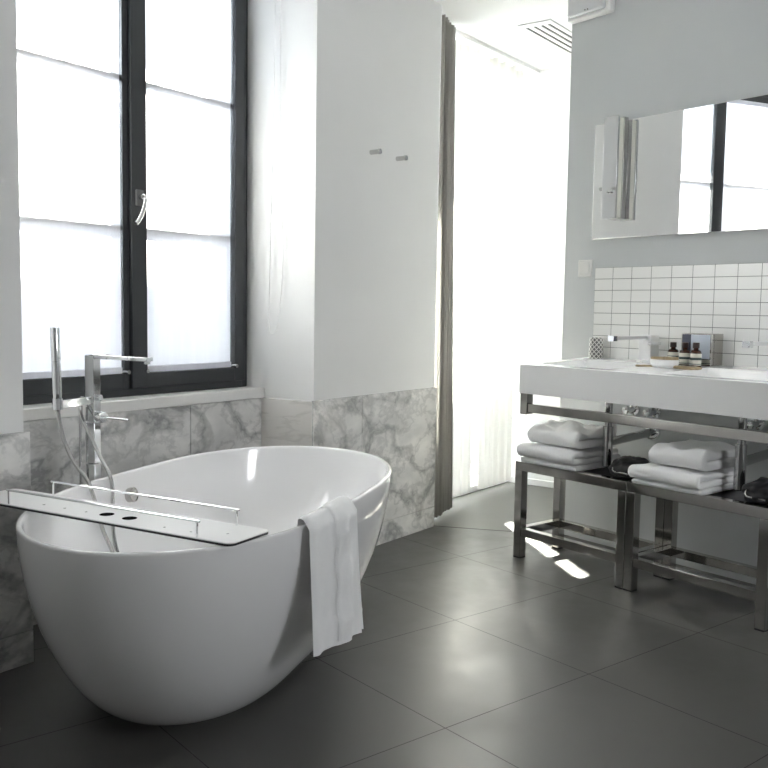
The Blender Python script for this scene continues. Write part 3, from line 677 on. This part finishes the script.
folded_towel('bath_towel', 'thick folded white towel at the bottom of the right stack', 2.955, 3.275, 1.818, 2.128, ZS, 0.080, 3, 7.7, 'folded towels on the benches', 0.0, 0.03)
folded_towel('bath_towel', 'folded white towel on top of the right stack', 3.000, 3.28, 1.825, 2.070, ZS + 0.085, 0.080, 2, 9.2, 'folded towels on the benches', 0.0, 0.06)

# black bags on the benches
def bag(label, c, r, seed):
    t = thing('drawstring_bag', label, 'bag', (c[0], c[1], ZS), 'black bags on the benches'); rows = []
    for j in range(1, 17):
        ph = PI * j / 17; row = []
        for i in range(32):
            a = 2 * PI * i / 32; d = Vector((math.sin(ph) * math.cos(a), math.sin(ph) * math.sin(a), -math.cos(ph)))
            k = 1 + 0.22 * noise.noise(d * 1.9 + Vector((seed, 0, 0))) + 0.20 * noise.noise(d * 4.5 + Vector((0, seed, 0))) + 0.06 * noise.noise(d * 9 + Vector((0, seed, 0)))
            row.append(Vector((c[0] + d.x * r[0] * k, c[1] + d.y * r[1] * k, ZS + max(0.0, r[2] * (0.72 + d.z * k)))))
        rows.append(row)
    g = mb().grid(rows, True); g.f.append(tuple(range(32))[::-1]); g.f.append(tuple(range(15 * 32, 16 * 32))); g.build('bag_body', 'bag', t, subd=1)
    q = Vector((c[0] - r[0] * 0.75, c[1] + r[1] * 0.2, ZS + 0.02))
    mb().tube([q + Vector((0.02, 0, 0.03)), q + Vector((-0.01, 0.01, 0.025)), q + Vector((-0.025, 0.0, 0.006)), q + Vector((-0.02, -0.04, 0.004)), q + Vector((-0.03, -0.07, 0.004))], 0.0035, 8, 5).build('drawstring', 'satin', t)
bag('black crumpled drawstring bag between the two towel stacks', (3.12, 2.235, 0), (0.100, 0.070, 0.046), 2.0)
bag('black drawstring bag right of the right towel stack', (3.12, 1.645, 0), (0.12, 0.080, 0.046), 6.0)

# ------------------------------------------------------------------ toiletries on the basin deck
def checker():
    mt, nt, b = new_mat('diamond_pattern'); tc = nt.nodes.new('ShaderNodeTexCoord'); sp_ = nt.nodes.new('ShaderNodeSeparateXYZ'); nt.links.new(tc.outputs['Object'], sp_.inputs[0])
    a = math_node(nt, 'ARCTAN2', sp_.outputs[1], sp_.outputs[0]); u = math_node(nt, 'MULTIPLY', a, 10 / (2 * PI)); v = math_node(nt, 'MULTIPLY', sp_.outputs[2], 46.0)
    p1 = math_node(nt, 'FRACT', math_node(nt, 'ADD', math_node(nt, 'ADD', u, v), 50)); p2 = math_node(nt, 'FRACT', math_node(nt, 'ADD', math_node(nt, 'SUBTRACT', u, v), 50))
    l = math_node(nt, 'MAXIMUM', math_node(nt, 'LESS_THAN', p1, 0.24), math_node(nt, 'LESS_THAN', p2, 0.24))
    c = ramp(nt, l, [(0.0, (0.13, 0.13, 0.135)), (1.0, (0.70, 0.70, 0.69))]); nt.links.new(c, b.inputs['Base Color']); b.inputs['Roughness'].default_value = 0.4; return mt
tz = DECK(3.44); t = thing('tumbler', 'grey and white lattice patterned tumbler at the left end of the washbasin', 'tumbler', (3.44, 2.685, tz))
mb().lathe([(0.030, 0), (0.034, 0.002), (0.0335, 0.05), (0.032, 0.096), (0.030, 0.097), (0.0295, 0.05), (0.029, 0.006)], (3.44, 2.685, tz), Zv, 36).build('cup', checker(), t)

bxz = DECK(3.43)
t = thing('tissue_box', 'polished steel tissue box cover beside the amber bottles', 'tissue box', (3.45, 2.125, bxz))
mb().box((3.395, 2.062, bxz - 0.001), (3.483, 2.205, bxz + 0.135)).build('cover', 'polsteel', t, bevel=0.003)
mb().box((3.3935, 2.160, bxz + 0.03), (3.3952, 2.200, bxz + 0.130)).build('card', 'navy', t)  # flat navy and pale blue panels on the cover front
mb().box((3.3935, 2.070, bxz + 0.03), (3.3952, 2.158, bxz + 0.130)).build('card', 'palecard', t)

def bottle(label, x, y, hgt, seed):
    z = DECK(x); t = thing('toiletry_bottle', label, 'bottle', (x, y, z), 'amber toiletry bottles'); r = 0.0225; q = Vector((x, y, z - 0.001))
    mb().lathe([(r - 0.003, 0), (r, 0.003), (r, hgt * 0.60), (r * 0.85, hgt * 0.68), (0.010, hgt * 0.73), (0.010, hgt * 0.80)], q, Zv, 28).build('glass_body', 'amber', t)
    mb().lathe([(0.0135, hgt * 0.79), (0.0135, hgt), (0.012, hgt + 0.002)], q, Zv, 24).build('cap', 'cap', t)
    lb = mb().lathe([(r + 0.0004, hgt * 0.08), (r + 0.0006, hgt * 0.085), (r + 0.0006, hgt * 0.56), (r + 0.0004, hgt * 0.565)], q, Zv, 28, False).build('label', 'label', t)
    mb().lathe([(r + 0.001, hgt * 0.30), (r + 0.001, hgt * 0.40)], q, Zv, 28, False).lathe([(r + 0.001, hgt * 0.12), (r + 0.001, hgt * 0.15)], q, Zv, 28, False).build('printed_band', 'band', lb)
bottle('amber bottle with brown cap, shortest and leftmost, behind the soap dish', 3.425, 2.262, 0.092, 1)
bottle('amber bottle with cream label, middle of the three', 3.372, 2.170, 0.098, 2)
bottle('amber bottle with cream label, right of the three, touching the steel box front', 3.355, 2.108, 0.100, 3)

dz = DECK(3.255)
t = thing('soap_dish', 'shallow white oval dish holding wrapped soaps on the washbasin', 'dish', (3.255, 2.19, dz))
def ell(cx, cy, rx, ry, prof, n=40, z0=0.0):
    return [[Vector((cx + rx * k * math.cos(2 * PI * i / n), cy + ry * k * math.sin(2 * PI * i / n), z0 + h)) for i in range(n)] for k, h in prof]
dm = mb(); rw = ell(3.255, 2.19, 0.045, 0.066, [(0.05, 0.0), (0.70, 0.0), (0.95, 0.012), (1.0, 0.032), (0.97, 0.034), (0.93, 0.030), (0.85, 0.012), (0.05, 0.008)], z0=dz - 0.0005); dm.grid(rw, True); dm.build('dish_bowl', 'ceramic', t)
def pack(name, label, cat, c, sx, sy, sz, rot, mat='kraft', group=None):
    u = Vector((math.cos(rot), math.sin(rot), 0)); v = Vector((-u.y, u.x, 0)); o = Vector(c)
    t = thing(name, label, cat, c, group); g = mb(); rows = []
    for h, k in ((0, 0.94), (sz * 0.25, 1.0), (sz * 0.75, 0.99), (sz, 0.9)):
        rows.append([o + u * (x * sx * k) + v * (y * sy * k) + Zv * (h + 0.002 * noise.noise(Vector((x * 3, y * 3, h * 90 + sx * 100)))) for x, y in [(math.cos(a) * (abs(math.cos(a)) ** -0.0), math.sin(a)) if False else (max(-1, min(1, 1.35 * math.cos(a))), max(-1, min(1, 1.35 * math.sin(a)))) for a in [2 * PI * i / 24 for i in range(24)]]])
    g.grid(rows, True); g.f.append(tuple(range(24))[::-1]); g.f.append(tuple(range(72, 96))); g.build('wrapper', mat, t, angle=60)
    mb().box((-0.004, -sy * 1.0, sz + 0.0005), (0.004, sy * 1.0, sz + 0.0016), (o, u, v, Zv)).build('paper_band', 'label', t); return t
pack('wrapped_soap', 'kraft paper wrapped soap lying in the left of the white dish', 'soap', (3.25, 2.214, dz + 0.027), 0.022, 0.028, 0.016, 0.3, group='kraft wrapped soaps')
pack('wrapped_soap', 'kraft paper wrapped soap lying in the right of the white dish', 'soap', (3.262, 2.164, dz + 0.027), 0.022, 0.024, 0.018, -0.2, group='kraft wrapped soaps')
pack('paper_sachet', 'flat kraft sachet lying left of the white soap dish', 'sachet', (3.255, 2.285, DECK(3.22)), 0.03, 0.036, 0.006, 0.5, group='kraft sachets on the washbasin')
pack('paper_sachet', 'large kraft sachet lying right of the white soap dish in front of the bottles', 'sachet', (3.262, 2.085, DECK(3.225)), 0.034, 0.050, 0.012, -0.25, group='kraft sachets on the washbasin')

# the helper key used while building is no longer needed
for o in bpy.data.objects:
    if '_o' in o: del o['_o']
